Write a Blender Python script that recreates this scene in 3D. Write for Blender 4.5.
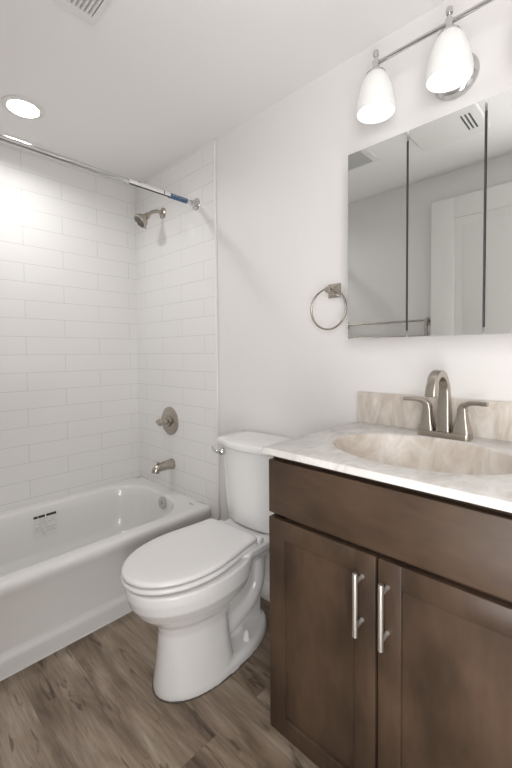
import bpy, bmesh, math
from mathutils import Vector, Matrix

C = bpy.context.scene.collection
scn = bpy.context.scene
PI = math.pi
for o in list(bpy.data.objects):
    bpy.data.objects.remove(o)

# ---------------------------------------------------------------- camera
f2 = Vector((-0.69170026, 0.72134575, -0.03480021)).normalized()
u3 = Vector((-0.01831496, 0.03065043, 0.99936235))
r3 = f2.cross(u3).normalized()
u3 = r3.cross(f2).normalized()
cam_d = bpy.data.cameras.new('camera')
cam = bpy.data.objects.new('camera', cam_d)
C.objects.link(cam)
m = Matrix((r3, u3, -f2)).transposed().to_4x4()
m.translation = (2.3754, -1.3281, 1.1799)
cam.matrix_world = m
cam_d.sensor_fit = 'AUTO'
cam_d.sensor_width = 36
cam_d.lens = 382.676 * 36 / 768
cam_d.shift_y = -17.748 / 768
cam_d.clip_start = 0.02
scn.camera = cam

# ---------------------------------------------------------------- world, light, exposure
w = bpy.data.worlds.new('world')
scn.world = w
w.use_nodes = True
w.node_tree.nodes['Background'].inputs[0].default_value = (0.9, 0.95, 1.0, 1)
w.node_tree.nodes['Background'].inputs[1].default_value = 0.5
scn.view_settings.view_transform = 'Standard'
scn.view_settings.look = 'None'
scn.view_settings.gamma = 1
scn.view_settings.use_curve_mapping = False
scn.view_settings.exposure = 0.08

DOORWAY_FILL_POWER = 27     # added fill light at the doorway, aimed up and towards the tub
HALL_FILL_POWER = 24
BULB_POWER = 0.11       # each bulb of the vanity light
DOWNLIGHT_EMIT = 14
DOWNLIGHT_POWER = 4.2
SHADE_EMIT = 0.07


def area(name, loc, rot, sx, sy, power, col=(1, 1, 1)):
    l = bpy.data.lights.new(name, 'AREA')
    l.shape = 'RECTANGLE'
    l.size, l.size_y, l.energy, l.color = sx, sy, power, col
    o = bpy.data.objects.new(name, l)
    o.location, o.rotation_euler = loc, rot
    C.objects.link(o)
    return o


area('doorway_fill', (2.62, -1.60, 1.15), (PI / 2 + 0.5, 0, 0.65), 0.6, 1.9, DOORWAY_FILL_POWER, (1, 0.99, 0.985))
area('hall_fill', (2.4, -2.1, 2.26), (0, 0, 0), 0.5, 0.5, HALL_FILL_POWER, (1, 0.985, 0.97))  # added fill lamp in the unseen hall

# ---------------------------------------------------------------- materials


def mat(name, col, rough=0.5, metal=0.0, coat=0.0, ior=1.5, spec=0.5):
    m = bpy.data.materials.new(name)
    m.use_nodes = True
    b = m.node_tree.nodes['Principled BSDF']
    b.inputs['Base Color'].default_value = (*col, 1)
    b.inputs['Roughness'].default_value = rough
    b.inputs['Metallic'].default_value = metal
    b.inputs['Coat Weight'].default_value = coat
    b.inputs['IOR'].default_value = ior
    b.inputs['Specular IOR Level'].default_value = spec
    return m


def nt(m):
    return m.node_tree, m.node_tree.nodes['Principled BSDF']


def noise_bump(m, scale, strength, dist=0.001, stretch=(1, 1, 1)):
    t, b = nt(m)
    tc = t.nodes.new('ShaderNodeTexCoord')
    mp = t.nodes.new('ShaderNodeMapping')
    mp.inputs['Scale'].default_value = stretch
    n = t.nodes.new('ShaderNodeTexNoise')
    n.inputs['Scale'].default_value = scale
    bp = t.nodes.new('ShaderNodeBump')
    bp.inputs['Strength'].default_value = strength
    bp.inputs['Distance'].default_value = dist
    t.links.new(tc.outputs['Object'], mp.inputs[0])
    t.links.new(mp.outputs[0], n.inputs['Vector'])
    t.links.new(n.outputs['Fac'], bp.inputs['Height'])
    t.links.new(bp.outputs[0], b.inputs['Normal'])


def ramp(t, stops):
    r = t.nodes.new('ShaderNodeValToRGB')
    e = r.color_ramp.elements
    while len(e) < len(stops):
        e.new(0.5)
    for k, (p, c) in enumerate(stops):
        e[k].position = p
        e[k].color = (*c, 1)
    return r


WALL = (0.765, 0.748, 0.737)
M = {}
M['wall'] = mat('painted_wall', WALL, 0.55)
noise_bump(M['wall'], 220, 0.06)
M['ceiling'] = mat('painted_ceiling', (0.845, 0.832, 0.825), 0.8)
noise_bump(M['ceiling'], 160, 0.08)
M['trim'] = mat('white_trim', (0.80, 0.79, 0.78), 0.35)
M['door'] = mat('white_door_paint', (0.80, 0.79, 0.77), 0.4)
M['acrylic'] = mat('white_tub_enamel', (0.79, 0.78, 0.77), 0.12, coat=0.3)
M['ceramic'] = mat('white_ceramic', (0.80, 0.795, 0.79), 0.08, coat=0.4)
M['seat'] = mat('white_seat_plastic', (0.80, 0.79, 0.79), 0.25)
M['chrome'] = mat('chrome', (0.62, 0.62, 0.62), 0.07, 1.0)
M['dark_chrome'] = mat('dark_chrome', (0.22, 0.21, 0.20), 0.2, 1.0)
M['nickel'] = mat('brushed_nickel', (0.46, 0.42, 0.37), 0.27, 1.0)
noise_bump(M['nickel'], 900, 0.05, 0.0005)
M['steel'] = mat('satin_steel_pull', (0.66, 0.64, 0.60), 0.42, 1.0)
M['nozzle_gap_dark'] = mat('dark_rubber_and_gap_shade', (0.04, 0.04, 0.04), 0.5)  # rubber nozzles, also the painted shade between the mirror doors
M['mirror'] = mat('mirror_glass', (0.81, 0.83, 0.82), 0.01, 1.0)
M['cabinet_white'] = mat('white_cabinet_body', (0.7, 0.7, 0.69), 0.4)
M['black'] = mat('black_print', (0.03, 0.03, 0.03), 0.6)
M['grey_print'] = mat('grey_print', (0.33, 0.33, 0.32), 0.6)
M['paper'] = mat('white_paper', (0.76, 0.75, 0.73), 0.6)
M['clear_film'] = mat('sticker_film', (0.75, 0.74, 0.72), 0.35)
M['blue_print'] = mat('blue_label', (0.05, 0.11, 0.22), 0.4)
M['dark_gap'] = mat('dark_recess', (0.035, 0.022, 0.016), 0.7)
M['caulk'] = mat('white_caulk', (0.85, 0.85, 0.84), 0.4)
M['vent'] = mat('white_vent_plastic', (0.75, 0.74, 0.72), 0.45)
M['duct_gap_grey'] = mat('grey_duct_and_gap_shade', (0.40, 0.40, 0.39), 0.8)  # vent duct, also the painted gap shadow on the fan base
M['vent_dark'] = mat('dark_duct', (0.10, 0.10, 0.10), 0.8)


def tile_mat(name, axis, off):
    m = mat(name, (0.74, 0.73, 0.715), 0.07, coat=0.0)
    t, b = nt(m)
    tc = t.nodes.new('ShaderNodeTexCoord')
    sp = t.nodes.new('ShaderNodeSeparateXYZ')
    cb = t.nodes.new('ShaderNodeCombineXYZ')
    t.links.new(tc.outputs['Object'], sp.inputs[0])

    def lin(src, mul, add):
        n = t.nodes.new('ShaderNodeMath')
        n.operation = 'MULTIPLY_ADD'
        n.inputs[1].default_value = mul
        n.inputs[2].default_value = add
        t.links.new(src, n.inputs[0])
        return n.outputs[0]
    t.links.new(lin(sp.outputs[axis], -1 if axis == 'Y' else 1, off), cb.inputs[0])
    t.links.new(lin(sp.outputs['Z'], 1, -0.0788 + 0.1001 * 10), cb.inputs[1])
    br = t.nodes.new('ShaderNodeTexBrick')
    br.inputs['Scale'].default_value = 1
    br.inputs['Brick Width'].default_value = 0.41
    br.inputs['Row Height'].default_value = 0.1001
    br.inputs['Mortar Size'].default_value = 0.0011
    br.inputs['Mortar Smooth'].default_value = 0.3
    br.inputs['Color1'].default_value = (0.80, 0.79, 0.775, 1)
    br.inputs['Color2'].default_value = (0.795, 0.785, 0.77, 1)
    br.inputs['Mortar'].default_value = (0.56, 0.55, 0.53, 1)
    t.links.new(cb.outputs[0], br.inputs['Vector'])
    t.links.new(br.outputs['Color'], b.inputs['Base Color'])
    # a wavy glaze and a sunk joint
    n = t.nodes.new('ShaderNodeTexNoise')
    n.inputs['Scale'].default_value = 9
    t.links.new(tc.outputs['Object'], n.inputs['Vector'])
    inv = lin(br.outputs['Fac'], -0.6, 0.6)
    ad = t.nodes.new('ShaderNodeMath')
    ad.operation = 'MULTIPLY_ADD'
    ad.inputs[1].default_value = 0.5
    t.links.new(n.outputs['Fac'], ad.inputs[0])
    t.links.new(inv, ad.inputs[2])
    bp = t.nodes.new('ShaderNodeBump')
    bp.inputs['Strength'].default_value = 0.5
    bp.inputs['Distance'].default_value = 0.0004
    t.links.new(ad.outputs[0], bp.inputs['Height'])
    t.links.new(bp.outputs[0], b.inputs['Normal'])
    return m


M['tile_left'] = tile_mat('glazed_subway_tile_long_wall', 'Y', -0.27)
M['tile_back'] = tile_mat('glazed_subway_tile_end_wall', 'X', 0.10)


def floor_mat():
    m = mat('grey_brown_vinyl_plank', (0.2, 0.16, 0.12), 0.42)
    t, b = nt(m)
    L = t.links.new
    tc = t.nodes.new('ShaderNodeTexCoord')
    br = t.nodes.new('ShaderNodeTexBrick')
    br.offset = 0.37
    br.inputs['Scale'].default_value = 1
    br.inputs['Brick Width'].default_value = 1.22
    br.inputs['Row Height'].default_value = 0.18
    br.inputs['Mortar Size'].default_value = 0.0005
    br.inputs['Mortar Smooth'].default_value = 0.2
    br.inputs['Color1'].default_value = (0, 0, 0, 1)
    br.inputs['Color2'].default_value = (1, 1, 1, 1)
    br.inputs['Mortar'].default_value = (0.5, 0.5, 0.5, 1)
    mp0 = t.nodes.new('ShaderNodeMapping')
    mp0.inputs['Location'].default_value = (0.5, 0.055, 0)
    L(tc.outputs['Object'], mp0.inputs[0])
    L(mp0.outputs[0], br.inputs['Vector'])
    # per plank shift
    sc = t.nodes.new('ShaderNodeVectorMath')
    sc.operation = 'SCALE'
    sc.inputs['Scale'].default_value = 3.0
    L(br.outputs['Color'], sc.inputs[0])
    ad = t.nodes.new('ShaderNodeVectorMath')
    ad.operation = 'ADD'
    L(tc.outputs['Object'], ad.inputs[0])
    L(sc.outputs[0], ad.inputs[1])

    def noise(scale, stretch, detail, dist=0.0):
        mp = t.nodes.new('ShaderNodeMapping')
        mp.inputs['Scale'].default_value = stretch
        L(ad.outputs[0], mp.inputs[0])
        n = t.nodes.new('ShaderNodeTexNoise')
        n.inputs['Scale'].default_value = scale
        n.inputs['Detail'].default_value = detail
        n.inputs['Roughness'].default_value = 0.6
        n.inputs['Distortion'].default_value = dist
        L(mp.outputs[0], n.inputs['Vector'])
        return n
    big = noise(3.8, (0.5, 2.3, 1), 5, 0.9)
    fine = noise(34, (0.22, 3.0, 1), 6, 0.3)
    r1 = ramp(t, [(0.30, (0.10, 0.066, 0.042)), (0.42, (0.215, 0.155, 0.108)), (0.56, (0.335, 0.262, 0.196)), (0.72, (0.45, 0.375, 0.298))])
    L(big.outputs['Fac'], r1.inputs[0])
    r2 = ramp(t, [(0.30, (0.55, 0.53, 0.51)), (0.62, (1.0, 1.0, 1.0))])
    L(fine.outputs['Fac'], r2.inputs[0])
    mx = t.nodes.new('ShaderNodeMix')
    mx.data_type = 'RGBA'
    mx.blend_type = 'MULTIPLY'
    mx.inputs['Factor'].default_value = 0.75
    L(r1.outputs[0], mx.inputs['A'])
    L(r2.outputs[0], mx.inputs['B'])
    # long narrow knots
    kn = noise(7.0, (0.42, 2.4, 1), 2, 2.2)
    rk = ramp(t, [(0.33, (0.34, 0.30, 0.26)), (0.42, (1, 1, 1))])
    L(kn.outputs['Fac'], rk.inputs[0])
    mk = t.nodes.new('ShaderNodeMix')
    mk.data_type = 'RGBA'
    mk.blend_type = 'MULTIPLY'
    mk.inputs['Factor'].default_value = 0.8
    L(mx.outputs['Result'], mk.inputs['A'])
    L(rk.outputs[0], mk.inputs['B'])
    # seams
    ms = t.nodes.new('ShaderNodeMix')
    ms.data_type = 'RGBA'
    L(br.outputs['Fac'], ms.inputs['Factor'])
    L(mk.outputs['Result'], ms.inputs['A'])
    ms.inputs['B'].default_value = (0.11, 0.08, 0.06, 1)
    L(ms.outputs['Result'], b.inputs['Base Color'])
    bp = t.nodes.new('ShaderNodeBump')
    bp.inputs['Strength'].default_value = 0.15
    bp.inputs['Distance'].default_value = 0.001
    L(fine.outputs['Fac'], bp.inputs['Height'])
    L(bp.outputs[0], b.inputs['Normal'])
    return m


M['floor'] = floor_mat()


def wood_mat(name, vertical=True):
    m = mat(name, (0.07, 0.045, 0.03), 0.4, spec=0.35)
    t, b = nt(m)
    L = t.links.new
    tc = t.nodes.new('ShaderNodeTexCoord')

    def noise(scale, stretch, detail):
        mp = t.nodes.new('ShaderNodeMapping')
        mp.inputs['Scale'].default_value = stretch
        L(tc.outputs['Object'], mp.inputs[0])
        n = t.nodes.new('ShaderNodeTexNoise')
        n.inputs['Scale'].default_value = scale
        n.inputs['Detail'].default_value = detail
        L(mp.outputs[0], n.inputs['Vector'])
        return n
    st = (1, 1, 0.25) if vertical else (0.25, 1, 1)
    a = noise(7, (1, 1, 0.6) if vertical else (0.6, 1, 1), 3)
    f = noise(60, st, 5)
    ra = ramp(t, [(0.3, (0.036, 0.0225, 0.0145)), (0.7, (0.084, 0.053, 0.034))])
    L(a.outputs['Fac'], ra.inputs[0])
    rf = ramp(t, [(0.3, (0.82, 0.81, 0.80)), (0.65, (1, 1, 1))])
    L(f.outputs['Fac'], rf.inputs[0])
    mx = t.nodes.new('ShaderNodeMix')
    mx.data_type = 'RGBA'
    mx.blend_type = 'MULTIPLY'
    mx.inputs['Factor'].default_value = 1
    L(ra.outputs[0], mx.inputs['A'])
    L(rf.outputs[0], mx.inputs['B'])
    L(mx.outputs['Result'], b.inputs['Base Color'])
    return m


M['wood_v'] = wood_mat('dark_stained_maple_upright')
M['wood_h'] = wood_mat('dark_stained_maple_lengthwise', False)


def marble_mat(name, stops):
    m = mat(name, (0.7, 0.65, 0.6), 0.36, coat=0.05)
    t, b = nt(m)
    L = t.links.new
    tc = t.nodes.new('ShaderNodeTexCoord')
    mp = t.nodes.new('ShaderNodeMapping')
    mp.inputs['Rotation'].default_value = (0.3, 0.2, 0.6)
    mp.inputs['Scale'].default_value = (1.3, 0.8, 0.6)
    L(tc.outputs['Object'], mp.inputs[0])
    n = t.nodes.new('ShaderNodeTexNoise')
    n.inputs['Scale'].default_value = 11
    n.inputs['Detail'].default_value = 7
    n.inputs['Roughness'].default_value = 0.62
    n.inputs['Distortion'].default_value = 1.6
    L(mp.outputs[0], n.inputs['Vector'])
    r = ramp(t, stops)
    L(n.outputs['Fac'], r.inputs[0])
    L(r.outputs[0], b.inputs['Base Color'])
    return m


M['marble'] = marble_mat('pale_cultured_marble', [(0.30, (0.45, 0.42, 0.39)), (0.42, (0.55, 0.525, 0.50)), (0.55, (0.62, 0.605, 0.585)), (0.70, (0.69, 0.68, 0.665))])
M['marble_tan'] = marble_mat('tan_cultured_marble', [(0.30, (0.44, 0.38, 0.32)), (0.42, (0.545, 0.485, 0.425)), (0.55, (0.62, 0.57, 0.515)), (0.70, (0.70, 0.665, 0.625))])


def glow_mat(name, col, strength, base=(0.9, 0.9, 0.9), rough=0.4):
    m = mat(name, base, rough)
    t, b = nt(m)
    b.inputs['Emission Color'].default_value = (*col, 1)
    b.inputs['Emission Strength'].default_value = strength
    return m


M['lens'] = glow_mat('downlight_lens', (1, 0.98, 0.95), DOWNLIGHT_EMIT)
M['bulb'] = glow_mat('lit_bulb', (1, 0.97, 0.92), 1.6)


def shade_mat():
    m = mat('frosted_glass', (0.86, 0.858, 0.845), 0.3)
    t, b = nt(m)
    b.inputs['Emission Color'].default_value = (1, 0.995, 0.98, 1)
    b.inputs['Emission Strength'].default_value = SHADE_EMIT
    tr = t.nodes.new('ShaderNodeBsdfTranslucent')
    tr.inputs['Color'].default_value = (0.85, 0.848, 0.835, 1)
    mx = t.nodes.new('ShaderNodeMixShader')
    mx.inputs[0].default_value = 0.25
    out = t.nodes['Material Output']
    t.links.new(b.outputs[0], mx.inputs[1])
    t.links.new(tr.outputs[0], mx.inputs[2])
    t.links.new(mx.outputs[0], out.inputs['Surface'])
    return m


M['shade'] = shade_mat()

# ---------------------------------------------------------------- mesh helpers (all in world metres)


def box(bm, x0, x1, y0, y1, z0, z1, bev=0.0, seg=2):
    g = bmesh.ops.create_cube(bm, size=1)
    bmesh.ops.scale(bm, vec=(abs(x1 - x0), abs(y1 - y0), abs(z1 - z0)), verts=g['verts'])
    bmesh.ops.translate(bm, vec=((x0 + x1) / 2, (y0 + y1) / 2, (z0 + z1) / 2), verts=g['verts'])
    if bev:
        es = list({e for v in g['verts'] for e in v.link_edges})
        bmesh.ops.bevel(bm, geom=es, offset=bev, segments=seg, affect='EDGES', profile=0.5)
    return bm


def loft(bm, rings, cap0=True, cap1=True, closed=True):
    vs = [[bm.verts.new(p) for p in r] for r in rings]
    n = len(rings[0])
    for a, b in zip(vs[:-1], vs[1:]):
        for i in range(n if closed else n - 1):
            j = (i + 1) % n
            try:
                bm.faces.new((a[i], a[j], b[j], b[i]))
            except ValueError:
                pass
    if cap0:
        bm.faces.new(vs[0][::-1])
    if cap1:
        bm.faces.new(vs[-1])
    return vs


def frame_of(d):
    d = Vector(d).normalized()
    a = Vector((0, 0, 1)) if abs(d.z) < 0.9 else Vector((1, 0, 0))
    s = d.cross(a).normalized()
    return d, s, s.cross(d).normalized()


def tube(bm, pts, radii, n=16, sx=1.0, caps=True, closed=False):
    pts = [Vector(p) for p in pts]
    if not hasattr(radii, '__len__'):
        radii = [radii] * len(pts)
    rings = []
    side = None
    N = len(pts)
    for i, p in enumerate(pts):
        if closed:
            d = pts[(i + 1) % N] - pts[i - 1]
        else:
            d = pts[min(i + 1, N - 1)] - pts[max(i - 1, 0)]
        d.normalize()
        if side is None:
            _, side, _ = frame_of(d)
        side = (side - d * side.dot(d)).normalized()
        up = side.cross(d)
        r = radii[i]
        rings.append([p + side * (r * sx * math.cos(2 * PI * k / n)) + up * (r * math.sin(2 * PI * k / n)) for k in range(n)])
    if closed:
        rings.append(rings[0])
        loft(bm, rings, False, False)
        bmesh.ops.remove_doubles(bm, verts=bm.verts, dist=1e-6)
    else:
        loft(bm, rings, caps, caps)
    return bm


def lathe(bm, origin, axis, prof, n=32, cap0=True, cap1=True):
    """prof: (distance along axis, radius)"""
    o = Vector(origin)
    d, s, u = frame_of(axis)
    rings = [[o + d * t + s * (r * math.cos(2 * PI * k / n)) + u * (r * math.sin(2 * PI * k / n)) for k in range(n)] for t, r in prof]
    loft(bm, rings, cap0, cap1)
    return bm


def smooth_path(pts, k=6):
    """Catmull-Rom through the points"""
    P = [Vector(p) for p in pts]
    P = [P[0] * 2 - P[1]] + P + [P[-1] * 2 - P[-2]]
    out = []
    for i in range(1, len(P) - 2):
        for j in range(k):
            t = j / k
            a, b, c, d = P[i - 1], P[i], P[i + 1], P[i + 2]
            out.append(0.5 * ((2 * b) + (c - a) * t + (2 * a - 5 * b + 4 * c - d) * t * t + (3 * b - a - 3 * c + d) * t ** 3))
    out.append(P[-2])
    return out


ORG = {}


def empty(name, loc, label, cat, group=None):
    o = bpy.data.objects.new(name, None)
    o.empty_display_size = 0.05
    o.location = loc
    C.objects.link(o)
    ORG[o.name] = Vector(loc)
    o['label'] = label
    o['category'] = cat
    if group:
        o['group'] = group
    return o


def obj(name, bm, material, parent=None, smooth=True, label=None, angle=40, kind=None, cat=None):
    bmesh.ops.recalc_face_normals(bm, faces=bm.faces)
    me = bpy.data.meshes.new(name)
    org = ORG[parent.name] if parent else Vector((0, 0, 0))
    bmesh.ops.translate(bm, vec=-org, verts=bm.verts)
    bm.to_mesh(me)
    bm.free()
    if smooth:
        for p in me.polygons:
            p.use_smooth = True
        try:
            me.set_sharp_from_angle(angle=math.radians(angle))
        except Exception:
            pass
    me.materials.append(material)
    o = bpy.data.objects.new(name, me)
    C.objects.link(o)
    if parent:
        o.parent = parent
        ORG[o.name] = org
    if label:
        o['label'] = label
    if kind:
        o['kind'] = kind
    if cat:
        o['category'] = cat
    return o


def NB():
    return bmesh.new()


def sbox(name, x0, x1, y0, y1, z0, z1, material, parent=None, bev=0.0, **k):
    return obj(name, box(NB(), x0, x1, y0, y1, z0, z1, bev), material, parent, smooth=bool(bev), **k)


def struct(name, *a, **k):
    return sbox(name, *a, kind='structure', **k)


# ---------------------------------------------------------------- the room
H = 2.292
TX = 0.822        # where the tile ends on the end wall
RX = 3.10         # right wall
FY = -1.50        # wall behind the camera
T = 0.1
struct('floor', -T, RX + T, -2.9, T, -0.08, 0, M['floor'])
struct('ceiling', -T, RX + T, -2.9, T, H, H + 0.08, M['ceiling'])
struct('wall_back', -T, RX + T, 0, T, 0, H, M['wall'])
struct('wall_left', -T, -0.008, FY - T, 0, 0, H, M['wall'])
struct('wall_right', RX, RX + T, -2.9, 0, 0, H, M['wall'])
DX0, DX1, DZ = 2.26, 3.03, 2.08
b = NB()
box(b, -T, DX0, FY - T, FY, 0, H)
box(b, DX1, RX, FY - T, FY, 0, H)
box(b, DX0, DX1, FY - T, FY, DZ, H)
obj('wall_front', b, M['wall'], smooth=False, kind='structure')
# the hall beyond the doorway
b = NB()
box(b, -T, RX, -2.9, -2.8, 0, H)
box(b, 1.2, 1.3, -2.8, FY - T, 0, H)
obj('wall_hall', b, M['wall'], smooth=False, kind='structure')
# door casing
b = NB()
for s in (FY + 0.012, FY - T):
    box(b, DX0 - 0.0, DX0 + 0.018, s - 0.012, s, 0, DZ)
    box(b, DX1 - 0.018, DX1, s - 0.012, s, 0, DZ)
    box(b, DX0, DX1, s - 0.012, s, DZ - 0.018, DZ)
obj('trim_3', b, M['trim'], smooth=False, kind='structure')
# glazed tiles: slabs standing 8 mm off the plaster
struct('wall_left_tiled', -0.008, 0.0, FY, 0.0, 0.30, H, M['tile_left'])
struct('wall_back_tiled', 0.0, TX - 0.006, -0.008, 0.0, 0.0, H, M['tile_back'])
b = NB()
box(b, 0.0, 0.76, FY, FY + 0.008, 0.30, H)
obj('wall_front_tiled', b, M['tile_back'], smooth=False, kind='structure')
# bright edge strip where tile meets paint
struct('trim_1', TX - 0.006, TX + 0.005, -0.013, 0.0, 0.0, H, M['trim'], bev=0.003)
# baseboards
struct('baseboard_back', TX + 0.005, 1.66, -0.012, 0, 0, 0.085, M['trim'], bev=0.003)
struct('baseboard_right', RX - 0.012, RX, FY, 0, 0, 0.085, M['trim'], bev=0.003)
struct('baseboard_front', 0.80, DX0, FY, FY + 0.012, 0, 0.085, M['trim'], bev=0.003)
struct('trim_2', 0.765, 0.773, FY, -0.012, 0.0, 0.005, M['caulk'], bev=0.002)

# open door folded back against the wall behind the camera
door = sbox('door_1', 1.49, 2.245, -1.475, -1.446, 0.012, 2.112, M['door'], kind='structure')
ORG[door.name] = Vector((0, 0, 0))
b = NB()
for x0, x1 in ((1.49, 1.625), (2.11, 2.245)):
    box(b, x0, x1, -1.4465, -1.438, 0.012, 2.112, 0.002)
for z0, z1 in ((0.012, 0.24), (0.95, 1.08), (1.985, 2.112)):
    box(b, 1.62, 2.115, -1.4465, -1.438, z0, z1, 0.002)
for z0, z1 in ((0.29, 0.90), (1.13, 1.935)):
    box(b, 1.675, 2.06, -1.4465, -1.441, z0, z1, 0.003)
obj('door_panel_frame', b, M['door'], door)
b = NB()
for z in (0.25, 1.1, 1.9):
    tube(b, [(2.252, -1.484, z - 0.045), (2.252, -1.484, z + 0.045)], 0.007, 10)
    box(b, 2.228, 2.252, -1.488, -1.4745, z - 0.04, z + 0.04)
obj('door_hinge', b, M['steel'], door)
b = NB()
lathe(b, (1.55, -1.4385, 0.93), (0, 1, 0), [(0, 0.03), (0.006, 0.03), (0.008, 0.011), (0.024, 0.011), (0.03, 0.022), (0.04, 0.024), (0.048, 0.018), (0.05, 0.006)], 24)
obj('door_knob', b, M['nickel'], door)

# ---------------------------------------------------------------- bathtub
RIM = 0.342
tub = empty('bathtub', (0.38, -0.755, 0), 'white alcove bathtub with plain apron below the tiled walls', 'bathtub')


def rrect(x0, x1, y0, y1, r, z, ks=10, kc=8):
    rr = r if hasattr(r, '__len__') else (r, r, r, r)
    pts = []
    cs = [((x1, y0), 0, rr[0]), ((x1, y1), 1, rr[1]), ((x0, y1), 2, rr[2]), ((x0, y0), 3, rr[3])]
    sg = [(-1, 1), (-1, -1), (1, -1), (1, 1)]
    arcs = []
    for (c, q, r_), s in zip(cs, sg):
        cx, cy = c[0] + s[0] * r_, c[1] + s[1] * r_
        a0 = -PI / 2 + q * PI / 2
        arcs.append([(cx + r_ * math.cos(a0 + PI / 2 * k / kc), cy + r_ * math.sin(a0 + PI / 2 * k / kc)) for k in range(kc + 1)])
    for i in range(4):
        pts += arcs[i]
        a, c = arcs[i][-1], arcs[(i + 1) % 4][0]
        for k in range(1, ks):
            t = k / ks
            pts.append((a[0] + (c[0] - a[0]) * t, a[1] + (c[1] - a[1]) * t))
    return [(p[0], p[1], z) for p in pts]


TY0, TY1 = FY + 0.010, -0.010
X0, X1 = 0.002, 0.762
b = NB()
R = []
R.append(rrect(X0, X1 - 0.006, TY0, TY1, 0.004, RIM - 0.05))
R.append(rrect(X0, X1 - 0.002, TY0, TY1, 0.004, RIM - 0.035))
R.append(rrect(X0, X1, TY0, TY1, 0.004, RIM - 0.022))
R.append(rrect(X0, X1 - 0.004, TY0, TY1, 0.004, RIM - 0.009))
R.append(rrect(X0, X1 - 0.014, TY0, TY1, 0.004, RIM - 0.001))
R.append(rrect(X0, X1 - 0.026, TY0, TY1, 0.006, RIM + 0.001))
R.append(rrect(X0 + 0.020, X1 - 0.060, TY0 + 0.02, TY1 - 0.02, 0.06, RIM - 0.001))
# inner basin
IX0, IX1, IY0, IY1 = 0.062, 0.672, -1.42, -0.085
R.append(rrect(IX0 - 0.018, IX1 + 0.014, IY0 - 0.016, IY1 + 0.016, (0.24, 0.24, 0.20, 0.20), RIM - 0.002))
R.append(rrect(IX0 - 0.006, IX1 + 0.005, IY0 - 0.005, IY1 + 0.006, (0.24, 0.24, 0.20, 0.20), RIM - 0.006))
R.append(rrect(IX0, IX1, IY0, IY1, (0.24, 0.24, 0.20, 0.20), RIM - 0.016))
R.append(rrect(IX0 + 0.008, IX1 - 0.008, IY0 + 0.02, IY1 - 0.006, (0.235, 0.235, 0.20, 0.20), RIM - 0.06))
R.append(rrect(IX0 + 0.024, IX1 - 0.024, IY0 + 0.10, IY1 - 0.022, (0.225, 0.225, 0.19, 0.19), RIM - 0.16))
R.append(rrect(IX0 + 0.042, IX1 - 0.042, IY0 + 0.17, IY1 - 0.04, (0.21, 0.21, 0.18, 0.18), RIM - 0.23))
R.append(rrect(IX0 + 0.07, IX1 - 0.07, IY0 + 0.22, IY1 - 0.07, (0.18, 0.18, 0.16, 0.16), RIM - 0.27))
R.append(rrect(IX0 + 0.12, IX1 - 0.12, IY0 + 0.28, IY1 - 0.12, (0.13, 0.13, 0.12, 0.12), RIM - 0.285))
loft(b, R, False, True)
obj('basin', b, M['acrylic'], tub, angle=70)
# apron: profile drawn along the tub
prof = [(X1 - 0.05, RIM - 0.03), (X1 - 0.006, RIM - 0.035), (X1 - 0.008, RIM - 0.05), (X1 - 0.016, RIM - 0.066), (X1 - 0.017, 0.086), (X1 - 0.015, 0.078),
        (X1 - 0.004, 0.068), (X1 + 0.001, 0.063), (X1 + 0.003, 0.055), (X1 + 0.003, 0.0), (X1 - 0.05, 0.0)]
b = NB()
loft(b, [[(x, TY0, z) for x, z in prof], [(x, TY1, z) for x, z in prof]])
obj('apron', b, M['acrylic'], tub, angle=50)
# overflow plate and drain
b = NB()
oc = Vector((0.415, -0.094, 0.294))
ax = Vector((0, -1, 0.10)).normalized()
lathe(b, oc, ax, [(-0.004, 0.035), (0.004, 0.037), (0.009, 0.033), (0.011, 0.015), (0.0115, 0.004)], 32)
box(b, 0.410, 0.420, -0.110, -0.100, 0.284, 0.306, 0.002)
obj('overflow_plate', b, M['chrome'], tub)
b = NB()
lathe(b, (0.37, -0.26, 0.055), (0, 0, 1), [(0, 0.036), (0.004, 0.036), (0.006, 0.03), (0.007, 0.008), (0.016, 0.008), (0.018, 0.02), (0.021, 0.02), (0.022, 0.003)], 28)
obj('drain', b, M['chrome'], tub)
# warning sticker on the inner wall: sits on the slightly raked back wall


def inner_x(z):
    t = (RIM - 0.016 - z)
    return IX0 + 0.0008 + (0.008 * t / 0.044 if t < 0.044 else 0.008 + 0.016 * (t - 0.044) / 0.10)


def wall_patch(bm, y0, y1, z0, z1, off):
    rings = []
    for z in (z0, (z0 + z1) / 2, z1):
        rings.append([(inner_x(z) + off, y0, z), (inner_x(z) + off, y1, z)])
    loft(bm, [[(p[0], p[1], p[2]) for p in r] for r in rings], False, False, closed=False)
    return bm


b = NB()
SY0, SY1, SZ0, SZ1 = -0.692, -0.568, 0.174, 0.298
wall_patch(b, SY0, SY1, SZ0, SZ1, 0.0006)
stk = obj('warning_sticker', b, M['clear_film'], tub, smooth=False, label='clear sticker with a black heading and grey small print')
b = NB()
L_ = SY1 - SY0
for a, c in ((0.03, 0.20), (0.22, 0.50), (0.55, 0.97)):
    wall_patch(b, SY0 + a * L_, SY0 + c * L_, 0.280, 0.293, 0.0012)
obj('sticker_heading', b, M['black'], stk, smooth=False)
b = NB()
import random
random.seed(4)
for k in range(9):
    z = 0.271 - k * 0.0098
    x = 0.05 + random.random() * 0.03
    while x < 0.93:
        wd = 0.05 + random.random() * 0.12
        if random.random() > 0.25:
            wall_patch(b, SY0 + x * L_, SY0 + min(0.95, x + wd) * L_, z - 0.0018, z, 0.0012)
        x += wd + 0.03
obj('sticker_small_print', b, M['grey_print'], stk, smooth=False)
b = NB()
lathe(b, (0.652, -0.062, RIM - 0.002), (0, 0, 1), [(0, 0.004), (0.0016, 0.004)], 12)
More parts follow.
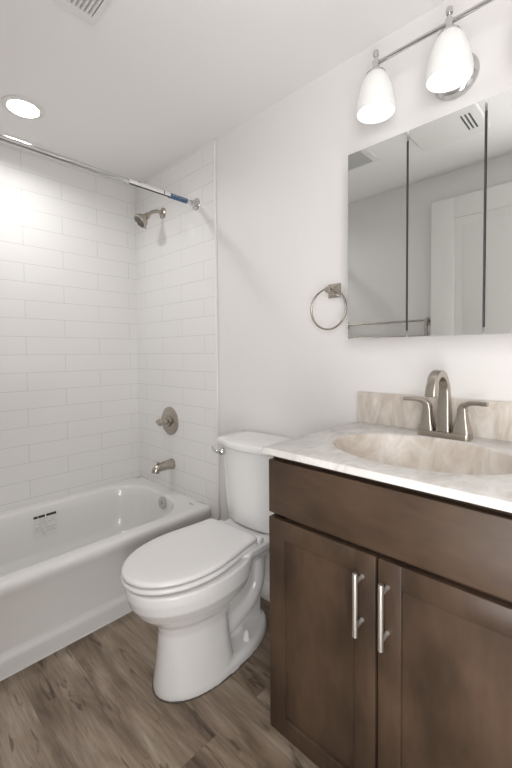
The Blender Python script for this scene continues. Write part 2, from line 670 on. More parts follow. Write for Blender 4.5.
bmesh.ops.scale(b, vec=(5.2, 1.3, 1), space=Matrix.Translation((-0.652, 0.062, 0)), verts=b.verts)
obj('maker_mark', b, M['grey_print'], tub, label='small grey oval mark on the rim corner')

# ---------------------------------------------------------------- wall fittings over the tub
VX = 0.377
t = empty('shower_valve', (VX, -0.008, 0.768), 'round brushed nickel valve plate with knob handle, above the tub spout', 'faucet')
b = NB()
lathe(b, (VX, -0.008, 0.768), (0, -1, 0), [(0, 0.086), (0.005, 0.086), (0.012, 0.078), (0.015, 0.05), (0.016, 0.01)], 40)
obj('escutcheon', b, M['nickel'], t)
b = NB()
lathe(b, (VX, -0.022, 0.768), (0, -1, 0), [(0, 0.034), (0.012, 0.032), (0.016, 0.02), (0.04, 0.017), (0.044, 0.022), (0.062, 0.023), (0.068, 0.018), (0.07, 0.005)], 28)
tube(b, [(VX - 0.005, -0.076, 0.768), (VX - 0.016, -0.080, 0.769), (VX - 0.028, -0.082, 0.770)], [0.014, 0.013, 0.011], 14)
obj('handle', b, M['nickel'], t)

t = empty('tub_spout', (0.392, -0.008, 0.50), 'brushed nickel tub spout with pull-up diverter, low on the tiled end wall', 'faucet')
b = NB()
SX = 0.392
sp = smooth_path([(SX, -0.008, 0.505), (SX, -0.04, 0.505), (SX, -0.075, 0.504), (SX, -0.105, 0.500), (SX, -0.122, 0.490), (SX, -0.126, 0.474)], 5)
n_ = len(sp)
tube(b, sp, [0.030 - 0.007 * min(1, k / (n_ * 0.8)) for k in range(n_)], 24)
lathe(b, (SX, -0.008, 0.505), (0, -1, 0), [(0, 0.033), (0.005, 0.033), (0.008, 0.027)], 28)
obj('spout_body', b, M['nickel'], t)
b = NB()
lathe(b, (SX, -0.108, 0.512), (0, 0, 1), [(0, 0.004), (0.014, 0.004), (0.016, 0.009), (0.022, 0.009), (0.024, 0.004)], 16)
obj('diverter_knob', b, M['nickel'], t)

t = empty('shower_fixture', (0.335, -0.008, 2.035), 'brushed nickel shower head on a short bent arm, high on the tiled wall', 'shower head')
b = NB()
lathe(b, (0.335, -0.008, 2.035), (0, -1, 0), [(0, 0.033), (0.004, 0.033), (0.012, 0.022), (0.014, 0.012)], 28)
obj('flange', b, M['nickel'], t)
b = NB()
arm = smooth_path([(0.335, -0.010, 2.035), (0.335, -0.045, 2.037), (0.335, -0.085, 2.022), (0.335, -0.115, 1.995)], 6)
tube(b, arm, 0.0105, 16)
obj('shower_arm', b, M['nickel'], t)
b = NB()
hd = Vector((-0.05, -0.66, -0.62)).normalized()
hc = Vector((0.335, -0.108, 2.002))
lathe(b, hc, hd, [(0, 0.010), (0.004, 0.017), (0.018, 0.019), (0.026, 0.018), (0.038, 0.027), (0.052, 0.036), (0.062, 0.041), (0.076, 0.042), (0.080, 0.040), (0.080, 0.035), (0.077, 0.033)], 36)
obj('spray_head', b, M['nickel'], t)
b = NB()
lathe(b, hc + hd * 0.0765, hd, [(0, 0.033), (0.003, 0.033), (0.004, 0.030)], 32)
face = obj('spray_face', b, M['dark_chrome'], t)
b = NB()
_, s_, u_ = frame_of(hd)
for r_, n_ in ((0.026, 14), (0.017, 9), (0.008, 5)):
    for k in range(n_):
        a = 2 * PI * k / n_
        lathe(b, hc + hd * 0.0795 + s_ * r_ * math.cos(a) + u_ * r_ * math.sin(a), hd, [(0, 0.0032), (0.003, 0.0022)], 8)
obj('nozzle', b, M['nozzle_gap_dark'], face, label='dark spray nozzles')
b = NB()
e0 = hc + hd * 0.070 - u_ * 0.040
tube(b, [e0, e0 - u_ * 0.012 + hd * 0.002], [0.006, 0.004], 10)
obj('spray_selector', b, M['nickel'], t)

# curtain rod
RXR, RZ = 0.665, 1.999
t = empty('shower_curtain_rod', (RXR, -0.75, RZ), 'chrome tension shower rod with blue and white label, spanning the tub', 'curtain rod')
b = NB()
tube(b, [(RXR, FY + 0.02, RZ), (RXR, -0.422, RZ)], 0.0125, 24)
tube(b, [(RXR, -0.424, RZ), (RXR, -0.420, RZ)], 0.0132, 24)
obj('outer_tube', b, M['chrome'], t)
b = NB()
tube(b, [(RXR, -0.430, RZ), (RXR, -0.02, RZ)], 0.0100, 24)
obj('inner_tube', b, M['chrome'], t)
for y, s in ((-0.008, -1), (FY + 0.008, 1)):
    b = NB()
    lathe(b, (RXR, y, RZ), (0, s, 0), [(0, 0.031), (0.003, 0.032), (0.006, 0.030), (0.010, 0.020), (0.022, 0.016), (0.036, 0.0145), (0.038, 0.011)], 32)
    obj('rod_flange', b, M['chrome'], t)


def sleeve(bm, y0, y1, r, a0, a1, n=14):
    rings = []
    for y in (y0, y1):
        rings.append([(RXR + r * math.cos(a0 + (a1 - a0) * k / n), y, RZ + r * math.sin(a0 + (a1 - a0) * k / n)) for k in range(n + 1)])
    loft(bm, rings, False, False, closed=False)


b = NB()
sleeve(b, -0.412, -0.182, 0.0135, math.radians(-42), math.radians(200))
lab = obj('paper_label', b, M['paper'], t, label='white paper label wrapped on the rod')
b = NB()
sleeve(b, -0.408, -0.186, 0.0133, math.radians(-75), math.radians(-45))
sleeve(b, -0.222, -0.217, 0.0139, math.radians(-30), math.radians(70))
sleeve(b, -0.365, -0.350, 0.0139, math.radians(30), math.radians(55))
obj('label_print', b, M['black'], lab, label='dark print on the paper label')
b = NB()
sleeve(b, -0.184, -0.075, 0.0132, 0, 2 * PI, 24)
bl = obj('blue_label', b, M['blue_print'], t, label='dark blue label wrapped on the rod')
b = NB()
for y0, y1, a0, a1 in ((-0.168, -0.160, -10, 20), (-0.154, -0.139, -5, 8), (-0.152, -0.132, 15, 24), (-0.128, -0.118, -20, 0), (-0.112, -0.100, -4, 12), (-0.095, -0.090, -20, 30)):
    sleeve(b, y0, y1, 0.0136, math.radians(a0), math.radians(a1), 4)
obj('label_lettering', b, M['grey_print'], bl)

# ---------------------------------------------------------------- toilet
XC = 1.229
XS = 1.212
toilet = empty('toilet', (XC, -0.36, 0), 'white two-piece toilet with closed elongated lid between tub and vanity', 'toilet')


def egg(yf, yb, hw, ym, z, nb=2.6, nf=2.0, n=26, xc=XC):
    pts = []
    for k in range(2 * n):
        a = PI * k / n
        c, s = math.cos(a), math.sin(a)
        if s >= 0:
            x = hw * math.copysign(abs(c) ** (2 / nf), c)
            y = ym - (ym - yf) * abs(s) ** (2 / nf)
        else:
            x = hw * math.copysign(abs(c) ** (2 / nb), c)
            y = ym + (yb - ym) * abs(s) ** (2 / nb)
        pts.append((xc + x, y, z))
    return pts


b = NB()
rings = [(-.650, -.36, .128, -.44, 0.0), (-.650, -.36, .128, -.44, .02), (-.643, -.36, .119, -.44, .07), (-.634, -.37, .108, -.44, .15),
         (-.630, -.37, .103, -.44, .21), (-.640, -.34, .110, -.44, .245), (-.672, -.30, .131, -.45, .272), (-.706, -.27, .152, -.46, .305),
         (-.733, -.25, .169, -.48, .345), (-.744, -.24, .172, -.49, .380), (-.744, -.24, .172, -.49, .410)]
loft(b, [egg(yf, yb, hw, ym, z) for yf, yb, hw, ym, z in rings])
# foot plate
loft(b, [egg(-.640, -.115, hw, -.40, z, nb=2.4, nf=2.2) for hw, z in ((.130, 0), (.130, .028), (.122, .040), (.110, .044))])
# web and trapway
box(b, XC - 0.035, XC + 0.035, -0.46, -0.14, 0.03, 0.39)
tube(b, smooth_path([(XC, -.44, .085), (XC, -.38, .088), (XC, -.32, .100), (XC, -.26, .115), (XC, -.20, .145), (XC, -.160, .200), (XC, -.150, .28), (XC, -.165, .37)], 5),
     [.042] * 36, 20, sx=1.45)
# deck under the tank
loft(b, [rrect(XC - w_, XC + w_, y0, y1, .045, z) for w_, y0, y1, z in ((.085, -.30, -.06, .33), (.120, -.34, -.03, .37), (.138, -.36, -.025, .395), (.140, -.36, -.025, .422))])
bowl = obj('bowl', b, M['ceramic'], toilet)
rm = bowl.modifiers.new('remesh', 'REMESH')
rm.mode = 'VOXEL'
rm.voxel_size = 0.0048
rm.use_smooth_shade = True
sm = bowl.modifiers.new('smooth', 'SMOOTH')
sm.factor = 0.5
sm.iterations = 5


def seat_outline(s=0.0):
    """closed outline in x, y; s insets it"""
    pts = []
    hw, yf, ym, yb, hb = 0.170, -0.748, -0.505, -0.248, 0.142
    n = 26
    for k in range(n + 1):
        a = PI * k / n
        pts.append((XS + (hw - s) * math.cos(a), ym - (ym - yf - s) * max(0.0, math.sin(a)) ** 0.96))
    side = []
    for k in range(1, 9):
        t_ = k / 8
        y = ym + (yb - 0.02 - ym) * t_
        x = hw - (hw - hb) * (0.5 - 0.5 * math.cos(PI * min(1, t_ * 0.95)))
        side.append((x - s, y))
    corner = [(hb - s - 0.006, yb - 0.006 - s), (hb - s - 0.02, yb - s)]
    left = [(XS - x, y) for x, y in side + corner]
    right = [(XS + x, y) for x, y in (side + corner)[::-1]]
    return pts + left + right


def slab(bm, prof):
    loft(bm, [[(x, y, z) for x, y in seat_outline(s)] for s, z in prof])


b = NB()
slab(b, [(0.022, 0.4145), (0.003, 0.4170), (0.0, 0.420), (0.0, 0.427), (0.003, 0.4310), (0.012, 0.432)])
obj('seat_ring', b, M['seat'], toilet, angle=60)
b = NB()
slab(b, [(0.022, 0.4368), (0.006, 0.4380), (0.0025, 0.440), (0.002, 0.446), (0.005, 0.4515), (0.014, 0.454), (0.05, 0.4555)])
obj('seat_lid', b, M['seat'], toilet, angle=60)
for s in (-1, 1):
    b = NB()
    box(b, XC + s * 0.105 - 0.022, XC + s * 0.105 + 0.022, -0.255, -0.225, 0.421, 0.443, 0.006, 3)
    obj('seat_hinge', b, M['seat'], toilet)
# small paper tab at the hinge, as in a new toilet
# tank


def tank_ring(hw, yb, yc, bow, z, r=0.03, n=14):
    """flat back at yb, side to yc, bowed front reaching yc-bow at the centre"""
    pts = []
    for k in range(n + 1):
        t_ = -1 + 2 * k / n
        x = hw - r
        pts.append((XC + 0.004 + t_ * x, yc - bow * (1 - abs(t_) ** 2.2) - 0.0, z))
    def arc(cx, cy, a0, a1, k_=5):
        return [(cx + r * math.cos(a0 + (a1 - a0) * j / k_), cy + r * math.sin(a0 + (a1 - a0) * j / k_), z) for j in range(1, k_ + 1)]
    xc = XC + 0.004
    pts += arc(xc + hw - r, yc + r, -PI / 2, 0)
    pts.append((xc + hw, (yc + yb) / 2, z))
    rb = 0.012
    pts.append((xc + hw, yb - rb, z))
    pts.append((xc + hw - rb * 0.3, yb - rb * 0.3, z))
    pts.append((xc + hw - rb, yb, z))
    pts.append((xc, yb, z))
    pts.append((xc - hw + rb, yb, z))
    pts.append((xc - hw + rb * 0.3, yb - rb * 0.3, z))
    pts.append((xc - hw, yb - rb, z))
    pts.append((xc - hw, (yc + yb) / 2, z))
    pts += [(x, y, z_) for x, y, z_ in arc(xc - hw + r, yc + r, PI, 1.5 * PI)]
    return pts[:-1]


b = NB()
loft(b, [tank_ring(hw, -0.016, yc, bow, z) for hw, yc, bow, z in
         ((.132, -.150, .012, .4225), (.150, -.163, .020, .4265), (.156, -.168, .024, .436), (.160, -.172, .026, .50), (.168, -.178, .028, .62), (.178, -.183, .03, .765))])
obj('tank', b, M['ceramic'], toilet, angle=50)
b = NB()
loft(b, [tank_ring(hw, -0.010, yc, bow, z) for hw, yc, bow, z in
         ((.178, -.184, .032, .7655), (.190, -.192, .036, .767), (.194, -.195, .038, .772), (.194, -.195, .038, .790), (.191, -.192, .037, .796), (.176, -.186, .034, .799), (.12, -.15, .025, .8015), (.05, -.11, .01, .802))])
obj('tank_lid', b, M['ceramic'], toilet, angle=50)
b = NB()
lathe(b, (1.085, -0.188, 0.737), (-0.25, -1, 0), [(-0.004, 0.016), (0.008, 0.016), (0.012, 0.012), (0.020, 0.010), (0.024, 0.004)], 24)
tube(b, smooth_path([(1.083, -0.207, 0.737), (1.062, -0.212, 0.739), (1.040, -0.205, 0.742), (1.022, -0.194, 0.745)], 4), [0.007] * 5 + [0.0065] * 4 + [0.006] * 4, 12)
obj('flush_lever', b, M['chrome'], toilet, label='chrome flush lever')
for s in (-1, 1):
    b = NB()
    lathe(b, (XC + s * 0.088, -0.292, 0.040), (0, 0, 1), [(0, 0.017), (0.006, 0.017), (0.018, 0.013), (0.032, 0.011), (0.038, 0.007), (0.040, 0.002)], 20)
    obj('bolt_cap', b, M['ceramic'], toilet)
b = NB()
loft(b, [egg(-.653 - e, -.112 + e, hw, -.42, z, nb=2.4, nf=2.1) for e, hw, z in ((0.000, .1315, 0.0003), (0.000, .1315, .002), (-0.004, .126, .003))])
obj('base_caulk', b, mat('dark_base_gap', (0.10, 0.085, 0.07), 0.7), toilet, label='dark joint line round the foot')

toilet.rotation_euler.z = 0.045   # it stands a touch askew

# ---------------------------------------------------------------- vanity cabinet
CX0, CX1 = 1.654, 2.302
CF = -0.506       # front of the box behind the doors
DF = -0.526       # front of the doors
van = empty('vanity_cabinet', ((CX0 + CX1) / 2, -0.26, 0), 'dark-stained wooden vanity cabinet with two shaker doors under the sink', 'cabinet')
b = NB()
box(b, CX0, CX0 + 0.016, CF, -0.003, 0.095, 0.896)
box(b, CX0, CX0 + 0.016, -0.44, -0.003, 0.0, 0.095)
box(b, CX1 - 0.016, CX1, CF, -0.003, 0.095, 0.896)
box(b, CX1 - 0.016, CX1, -0.44, -0.003, 0.0, 0.095)
box(b, CX0 + 0.016, CX1 - 0.016, CF, -0.003, 0.095, 0.112)
box(b, CX0 + 0.016, CX1 - 0.016, -0.012, -0.003, 0.112, 0.896)
box(b, CX0 + 0.016, CX1 - 0.016, CF, CF + 0.018, 0.83, 0.896)
box(b, CX0 + 0.016, CX1 - 0.016, CF, CF + 0.018, 0.70, 0.75)
box(b, CX0 + 0.016, CX0 + 0.045, CF, CF + 0.018, 0.112, 0.83)
box(b, CX1 - 0.045, CX1 - 0.016, CF, CF + 0.018, 0.112, 0.83)
obj('body', b, M['wood_v'], van, smooth=False)
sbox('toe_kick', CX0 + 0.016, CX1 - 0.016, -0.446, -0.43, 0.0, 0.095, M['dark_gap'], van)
# added dark board standing in for the shade behind the joints
sbox('joint_shade_board', CX0 + 0.05, CX1 - 0.05, CF + 0.02, CF + 0.026, 0.12, 0.88, M['dark_gap'], van)


def drawer_front(name, x0, x1, z0, z1):
    return obj(name, box(NB(), x0, x1, DF, CF - 0.0005, z0, z1, 0.003, 3), M['wood_h'], van, angle=30)


drawer_front('drawer_front', 1.652, 2.304, 0.727, 0.878)


def shaker(x0, x1, z0, z1):
    st = 0.054
    b = NB()
    box(b, x0, x0 + st, DF, CF - 0.0005, z0, z1, 0.0025, 2)
    box(b, x1 - st, x1, DF, CF - 0.0005, z0, z1, 0.0025, 2)
    box(b, x0 + st - 0.001, x1 - st + 0.001, DF + 0.0002, CF - 0.0005, z1 - st, z1, 0.0025, 2)
    box(b, x0 + st - 0.001, x1 - st + 0.001, DF + 0.0002, CF - 0.0005, z0, z0 + st, 0.0025, 2)
    d = obj('cabinet_door', b, M['wood_v'], van, angle=30)
    sbox('door_panel', x0 + st - 0.004, x1 - st + 0.004, DF + 0.009, CF - 0.002, z0 + st - 0.004, z1 - st + 0.004, M['wood_v'], d)
    return d


def pull(parent, x, z0, z1):
    b = NB()
    y = DF - 0.034
    lathe(b, (x, y, z0), (0, 0, 1), [(0, 0.0052), (0.0008, 0.006), (z1 - z0 - 0.0008, 0.006), (z1 - z0, 0.0052)], 20)
    for z in (z0 + 0.022, z1 - 0.022):
        lathe(b, (x, DF + 0.0005, z), (0, -1, 0), [(0, 0.0056), (0.002, 0.0056), (0.003, 0.0048), (0.034, 0.0048)], 14)
    obj('handle', b, M['steel'], parent)


dl = shaker(1.652, 1.9775, 0.095, 0.714)
dr = shaker(1.9835, 2.304, 0.095, 0.714)
pull(dl, 1.945, 0.530, 0.678)
pull(dr, 2.007, 0.530, 0.678)

# ---------------------------------------------------------------- sink top: one moulded piece with basin and backsplash
ZC = 0.917
KX0, KX1, KY0 = 1.648, 2.316, -0.548
top = empty('vanity_sink_top', ((KX0 + KX1) / 2, -0.27, 0.896), 'tan veined cultured marble sink top with oval basin on the vanity', 'sink')
SCX, SCY, SA, SB = 1.984, -0.293, 0.238, 0.178
b = NB()
NN = 96
ang = [2 * PI * k / NN for k in range(NN)]
# add the exact rectangle corners to the angle set
X0_, X1_, Y0_, Y1_ = KX0, KX1, KY0, -0.001


def rect_hit(a, inset=0.0):
    c, s = math.cos(a), math.sin(a)
    tx = ((X1_ - inset - SCX) / c) if c > 1e-9 else ((X0_ + inset - SCX) / c if c < -1e-9 else 1e9)
    ty = ((Y1_ - inset - SCY) / s) if s > 1e-9 else ((Y0_ + inset - SCY) / s if s < -1e-9 else 1e9)
    t_ = min(tx, ty)
    return SCX + c * t_, SCY + s * t_


corner_a = [math.atan2(y - SCY, x - SCX) % (2 * PI) for x in (X0_, X1_) for y in (Y0_, Y1_)]
for ca in corner_a:
    k = min(range(len(ang)), key=lambda i: abs(ang[i] - ca))
    ang[k] = ca
ZB = 0.8975


def rring(z, inset):
    out = []
    for a in ang:
        x, y = rect_hit(a, 0)
        out.append((min(max(x, X0_ + inset), X1_ - inset), min(max(y, Y0_ + inset), Y1_ - inset), z))
    return out


def ering(f, z, dy=0.0):
    # same parameter direction as the rectangle rays
    out = []
    for a in ang:
        c, s = math.cos(a), math.sin(a)
        r = 1 / math.sqrt((c / (SA * f)) ** 2 + (s / (SB * f)) ** 2)
        out.append((SCX + c * r, SCY + dy + s * r, z))
    return out


rs = [rring(ZB, 0.0015), rring(ZB + 0.002, 0), rring(ZC - 0.004, 0), rring(ZC - 0.0012, 0.0012), rring(ZC, 0.004),
      ering(1.035, ZC), ering(1.018, ZC - 0.0006), ering(1.006, ZC - 0.0025)]
bs = [ering(1.006, ZC - 0.0025), ering(1.0, ZC - 0.0045), ering(0.992, ZC - 0.009), ering(0.972, ZC - 0.026), ering(0.935, ZC - 0.048),
      ering(0.87, ZC - 0.078), ering(0.77, ZC - 0.105), ering(0.62, ZC - 0.126), ering(0.42, ZC - 0.139), ering(0.2, ZC - 0.145), ering(0.09, ZC - 0.147)]
loft(b, rs, False, False)
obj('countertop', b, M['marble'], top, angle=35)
b = NB()
loft(b, bs, False, True)
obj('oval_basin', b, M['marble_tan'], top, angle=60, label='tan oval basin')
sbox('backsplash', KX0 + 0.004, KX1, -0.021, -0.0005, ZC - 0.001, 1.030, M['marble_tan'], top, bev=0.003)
b = NB()
lathe(b, (SCX, SCY, ZC - 0.1475), (0, 0, 1), [(0, 0.022), (0.003, 0.022), (0.004, 0.017), (0.0045, 0.003)], 28)
obj('sink_drain', b, M['nickel'], top)

# ---------------------------------------------------------------- basin faucet
FX, FYY = 1.983, -0.084
fa = empty('sink_faucet', (FX, FYY, ZC), 'brushed nickel two-handle arched faucet behind the oval basin', 'faucet')


def sqring(cx, cy, cz, hx, hy, d, s, r=0.3, n=6):
    """rounded square ring round centre, spanned by s (x-like) and u"""
    u = Vector(d).normalized().cross(Vector(s)).normalized()
    s = Vector(s).normalized()
    pts = []
    for q in range(4):
        for k in range(n):
            a = PI / 2 * (q + k / (n - 1))
            c, sn = math.cos(a), math.sin(a)
            sx = 1 if q in (0, 3) else -1
            sy = 1 if q in (0, 1) else -1
            px = sx * hx * (1 - r) + hx * r * c
            py = sy * hy * (1 - r) + hy * r * sn
            pts.append(Vector((cx, cy, cz)) + s * px + u * py)
    return pts


b = NB()
loft(b, [rrect(FX - hx, FX + hx, FYY - hy, FYY + hy, r, z) for hx, hy, r, z in
         ((.076, .026, .012, ZC + .0005), (.076, .026, .012, ZC + .014), (.076, .025, .012, ZC + .018), (.070, .020, .012, ZC + .0195))])
obj('base_plate', b, M['nickel'], fa, angle=35)
# arched spout: flared square foot that narrows, arches over towards the bowl
path = smooth_path([(FX, FYY, ZC + .012), (FX, FYY, ZC + .06), (FX, FYY + .002, ZC + .115), (FX, FYY - .004, ZC + .160), (FX, FYY - .030, ZC + .190),
                    (FX, FYY - .066, ZC + .197), (FX, FYY - .098, ZC + .182), (FX, FYY - .113, ZC + .154), (FX, FYY - .118, ZC + .134)], 5)
b = NB()
rg = []
NP = len(path)
for i, p in enumerate(path):
    d = (path[min(i + 1, NP - 1)] - path[max(i - 1, 0)]).normalized()
    t_ = i / (NP - 1)
    if t_ < 0.4:
        k = t_ / 0.4
        hx = .0215 - .0085 * (k ** 0.8)
        hy = .0215 - .0100 * (k ** 0.8)
    else:
        k = (t_ - 0.4) / 0.6
        hx = .0130 + .0015 * k
        hy = .0115 - .001 * k
    rg.append(sqring(p.x, p.y, p.z, hx, hy, d, (1, 0, 0), 0.35))
loft(b, rg)
obj('spout', b, M['nickel'], fa, angle=35)
for s in (-1, 1):
    hx0 = FX + s * 0.0508
    b = NB()
    loft(b, [sqring(hx0, FYY, ZC + z, a, a, (0, 0, 1), (1, 0, 0), 0.35) for a, z in ((.0235, .016), (.0230, .026), (.0190, .040), (.0150, .060), (.0125, .078), (.0120, .092))])
    hb = obj('handle_body', b, M['nickel'], fa, angle=35)
    b = NB()
    lv = smooth_path([(hx0, FYY, ZC + .084), (hx0 + s * .002, FYY, ZC + .098), (hx0 + s * .014, FYY - .002, ZC + .108), (hx0 + s * .035, FYY - .006, ZC + .112), (hx0 + s * .068, FYY - .012, ZC + .112)], 4)
    rg = []
    for i, p in enumerate(lv):
        d = (lv[min(i + 1, len(lv) - 1)] - lv[max(i - 1, 0)]).normalized()
        k = i / (len(lv) - 1)
        sd = Vector((0, 1, 0))
        rg.append(sqring(p.x, p.y, p.z, 0.0135 - .002 * k, .0130 - .0065 * min(1, k * 1.6), d, sd, 0.4))
    loft(b, rg)
    obj('lever', b, M['nickel'], hb, angle=35)
b = NB()
tube(b, [(FX, FYY + .022, ZC + .014), (FX, FYY + .022, ZC + .075)], .0025, 10)
lathe(b, (FX, FYY + .022, ZC + .073), (0, 0, 1), [(0, .003), (.003, .0055), (.009, .0055), (.012, .002)], 14)
obj('lift_rod', b, M['nickel'], fa)

# ---------------------------------------------------------------- mirror cabinet
MX = (1.670, 1.8795, 2.0945, 2.304)
MZ0, MZ1, MY = 1.227, 1.867, -0.12
mc = empty('mirror_cabinet', (1.987, -0.06, MZ0), 'three-door mirrored medicine cabinet on the wall above the sink', 'cabinet')
sbox('body', MX[0] + 0.003, MX[3] - 0.003, -0.100, -0.001, MZ0 + 0.003, MZ1 - 0.003, M['cabinet_white'], mc)
b = NB()
box(b, MX[1] - 0.002, MX[1] + 0.002, -0.117, -0.1002, MZ0 + 0.02, MZ1 - 0.03)
box(b, MX[2] - 0.002, MX[2] + 0.002, -0.117, -0.1002, MZ0 + 0.02, MZ1 - 0.03)
obj('door_gap_shade', b, M['nozzle_gap_dark'], mc, smooth=False, label='dark strip standing in for shade in the gap between mirror doors')  # added dark strips paint the shade between the doors
for k in range(3):
    x0 = MX[k] + (0.003 if k else 0)
    x1 = MX[k + 1] - (0.003 if k < 2 else 0)
    b = NB()
    box(b, x0 + .0003, x1 - .0003, -0.1155, -0.1005, MZ0 + .001, MZ1 - .001)
    d = obj('mirror_door', b, M['cabinet_white'], mc, smooth=False)
    b = NB()
    # glass plate with a narrow polished bevel
    e = 0.0004
    loft(b, [[(x0, -0.1155, MZ0), (x1, -0.1155, MZ0), (x1, -0.1155, MZ1), (x0, -0.1155, MZ1)],
             [(x0, -0.1185, MZ0), (x1, -0.1185, MZ0), (x1, -0.1185, MZ1), (x0, -0.1185, MZ1)],
             [(x0 + e, MY, MZ0 + e), (x1 - e, MY, MZ0 + e), (x1 - e, MY, MZ1 - e), (x0 + e, MY, MZ1 - e)]])
    obj('mirror_glass', b, M['mirror'], d, smooth=False)

# ---------------------------------------------------------------- vanity light
BZ, BY = 2.124, -0.120
vl = empty('vanity_light', (1.995, -0.01, 2.055), 'chrome bar wall light with frosted glass shades above the mirror', 'light')
b = NB()
lathe(b, (1.982, 0.0, 2.038), (0, -1, 0), [(0.0005, 0.066), (0.006, 0.067), (0.012, 0.064), (0.016, 0.057), (0.020, 0.054), (0.022, 0.046), (0.023, 0.01)], 44)
obj('back_plate', b, M['chrome'], vl)
b = NB()
for sx in (0.030, -0.030):
    lathe(b, (1.990 + sx * 1.4, -0.018, 2.055), (0, -1, 0), [(0, 0.006), (0.006, 0.006), (0.010, 0.003)], 14)
tube(b, smooth_path([(1.985, -0.02, 2.045), (1.990, -0.06, 2.062), (1.998, -0.095, 2.100), (1.998, BY, BZ)], 5), 0.008, 14)
obj('support_arm', b, M['chrome'], vl)
b = NB()
tube(b, [(1.775, BY, BZ), (2.221, BY, BZ)], 0.0065, 16)
obj('bar', b, M['chrome'], vl)
for sx in (1.773, 1.998, 2.223):
    b = NB()
    # holder: socket cap, stem and finial
    lathe(b, (sx, BY, BZ - 0.034), (0, 0, 1), [(0, 0.030), (0.004, 0.030), (0.008, 0.026), (0.012, 0.015), (0.022, 0.011), (0.026, 0.0115), (0.042, 0.0115), (0.044, 0.005),
                                              (0.058, 0.004), (0.059, 0.009), (0.066, 0.0105), (0.074, 0.009), (0.077, 0.003)], 24)
    hd_ = obj('shade_holder', b, M['chrome'], vl)
    b = NB()
    out = [(0, .024), (.008, .031), (.022, .040), (.045, .049), (.070, .0555), (.095, .0605), (.115, .0625), (.127, .062)]
    inn = [(.1275, .0595), (.115, .0595), (.095, .0575), (.070, .0525), (.045, .046), (.022, .037), (.010, .028), (.005, .019)]
    lathe(b, (sx, BY, BZ - 0.030), (0, 0, -1), out + inn, 40, cap0=False, cap1=False)
    obj('glass_shade', b, M['shade'], vl, angle=80)
    b = NB()
    lathe(b, (sx, BY, BZ - 0.052), (0, 0, -1), [(-0.02, .012), (0, .013), (.008, .014), (.020, .022), (.034, .026), (.048, .024), (.058, .014), (.061, .004)], 24)
    obj('bulb', b, M['bulb'], vl, label='lit round bulb')
    lt = bpy.data.lights.new('bulb_light', 'POINT')
    lt.energy = BULB_POWER
    lt.color = (1, 0.985, 0.965)
    lt.shadow_soft_size = 0.03
    lo = bpy.data.objects.new('bulb_light', lt)
    lo.location = (sx, BY, BZ - 0.14)
    C.objects.link(lo)

# ---------------------------------------------------------------- towel ring
tr = empty('towel_ring', (1.545, 0, 1.424), 'brushed nickel towel ring on the wall left of the mirror', 'towel ring')
b = NB()
RC = (1.542, 1.424)
rg = []
for h, y in ((.028, -0.0005), (.028, -.006), (.026, -.010), (.019, -.016), (.013, -.026), (.011, -.042), (.0105, -.056)):
    rg.append([(RC[0] + sx * h, y, RC[1] + sz * h) for sx, sz in ((1, 1), (-1, 1), (-1, -1), (1, -1))])
loft(b, rg)
o_ = obj('wall_post', b, M['nickel'], tr, angle=20)
bv = o_.modifiers.new('bevel', 'BEVEL')
bv.width = 0.0015
bv.segments = 2
b = NB()
rr_ = 0.079
cz_ = 1.424 - rr_ + 0.004
tube(b, [(RC[0] + rr_ * math.sin(a), -0.050, cz_ + rr_ * math.cos(a)) for a in [2 * PI * k / 64 for k in range(64)]], 0.0042, 12, closed=True)
obj('ring', b, M['nickel'], tr)

# ---------------------------------------------------------------- towel rack on the wall behind (seen in the mirror)
tb = empty('towel_bar', (1.17, FY, 1.38), 'brushed nickel double towel bar on wall behind, reflected in mirror', 'towel bar')
for x in (0.855, 1.462):
    b = NB()
    box(b, x - .022, x + .022, FY + 0.0005, FY + .010, 1.355, 1.402, 0.003)
    box(b, x - .010, x + .010, FY + .008, FY + .070, 1.369, 1.391, 0.003)
    box(b, x - .008, x + .008, FY + .052, FY + .068, 1.274, 1.375, 0.002)
    obj('wall_post', b, M['nickel'], tb)
b = NB()
tube(b, [(0.857, FY + .060, 1.380), (1.460, FY + .060, 1.380)], 0.0065, 14)
obj('rail', b, M['nickel'], tb)
b = NB()
tube(b, [(0.857, FY + .060, 1.281), (1.460, FY + .060, 1.281)], 0.005, 14)
obj('lower_rail', b, M['nickel'], tb)

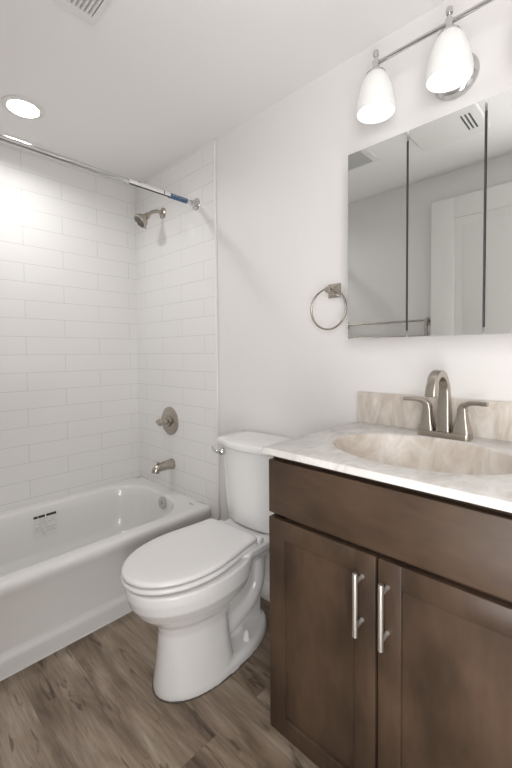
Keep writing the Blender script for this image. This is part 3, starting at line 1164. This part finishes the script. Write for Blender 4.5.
# ---------------------------------------------------------------- ceiling fittings
dn = empty('downlight', (0.408, -0.775, H), 'round white recessed downlight glowing in the ceiling above the tub', 'light')
b = NB()
lathe(b, (0.408, -0.775, H), (0, 0, -1), [(0.0005, 0.084), (0.004, 0.084), (0.007, 0.079), (0.008, 0.064), (0.003, 0.060), (0.001, 0.058)], 48)
obj('trim_ring', b, M['vent'], dn)
b = NB()
lathe(b, (0.408, -0.775, H), (0, 0, -1), [(0.0030, 0.062), (0.0088, 0.062), (0.0092, 0.056)], 48)
obj('lens', b, M['lens'], dn)
dl_ = bpy.data.lights.new('downlight_lamp', 'AREA')
dl_.shape = 'DISK'
dl_.size = 0.11
dl_.energy = DOWNLIGHT_POWER
dl_.spread = math.radians(160)
dl_.color = (1, 0.992, 0.98)
dlo = bpy.data.objects.new('downlight_lamp', dl_)
dlo.location = (0.408, -0.775, H - 0.012)
C.objects.link(dlo)

fan = empty('exhaust_fan', (1.73, -0.96, H), 'white ceiling exhaust fan cover, seen reflected in the middle mirror door', 'fan')
b = NB()
FX0, FX1, FY0, FY1 = 1.575, 1.895, -1.085, -0.800
loft(b, [rrect(FX0 + i, FX1 - i, FY0 + i, FY1 - i, .02, H - z) for i, z in ((0.003, 0.018), (0.0, 0.020), (0.0, 0.026), (0.006, 0.031), (0.05, 0.035))])
obj('cover', b, M['vent'], fan, angle=25)
sbox('housing_gap_shade', FX0 + .012, FX1 - .012, FY0 + .012, FY1 - .012, H - .0178, H - .0005, M['duct_gap_grey'], fan)  # fan base coloured grey to paint the gap shadow round the cover
for k in range(3):
    b = NB()
    x = 1.818 + k * 0.017
    loft(b, [rrect(x - .0035, x + .0035, -1.008, -0.862, .003, H - z) for z in (0.030, 0.0362)])
    obj('slot', b, M['vent_dark'], fan, label='dark vent slot')

# supply register in the ceiling in front
rg_ = empty('ceiling_vent', (1.20, -0.88, H), 'white slatted ceiling vent at the top left, above the toilet', 'vent')
VX0, VX1, VY0, VY1 = 1.067, 1.345, -1.03, -0.742
b = NB()
for (x0, x1, y0, y1) in ((VX0, VX0 + .034, VY0, VY1), (VX1 - .034, VX1, VY0, VY1), (VX0 + .034, VX1 - .034, VY0, VY0 + .018), (VX0 + .034, VX1 - .034, VY1 - .018, VY1)):
    box(b, x0, x1, y0, y1, H - 0.009, H - 0.0005, 0.0)
obj('frame', b, M['vent'], rg_, smooth=False)
sbox('duct', VX0 + .034, VX1 - .034, VY0 + .018, VY1 - .018, H - 0.002, H - 0.0006, M['duct_gap_grey'], rg_)
ys = VY1 - .022
k = 0
while ys > VY0 + .026:
    b = NB()
    loft(b, [[(x, ys, H - .0090), (x, ys - .0060, H - .0090), (x, ys - .0085, H - .0022), (x, ys - .0030, H - .0022)] for x in (VX0 + .034, VX1 - .034)])
    obj('slat', b, M['vent'], rg_, smooth=False)
    ys -= 0.0135
    k += 1
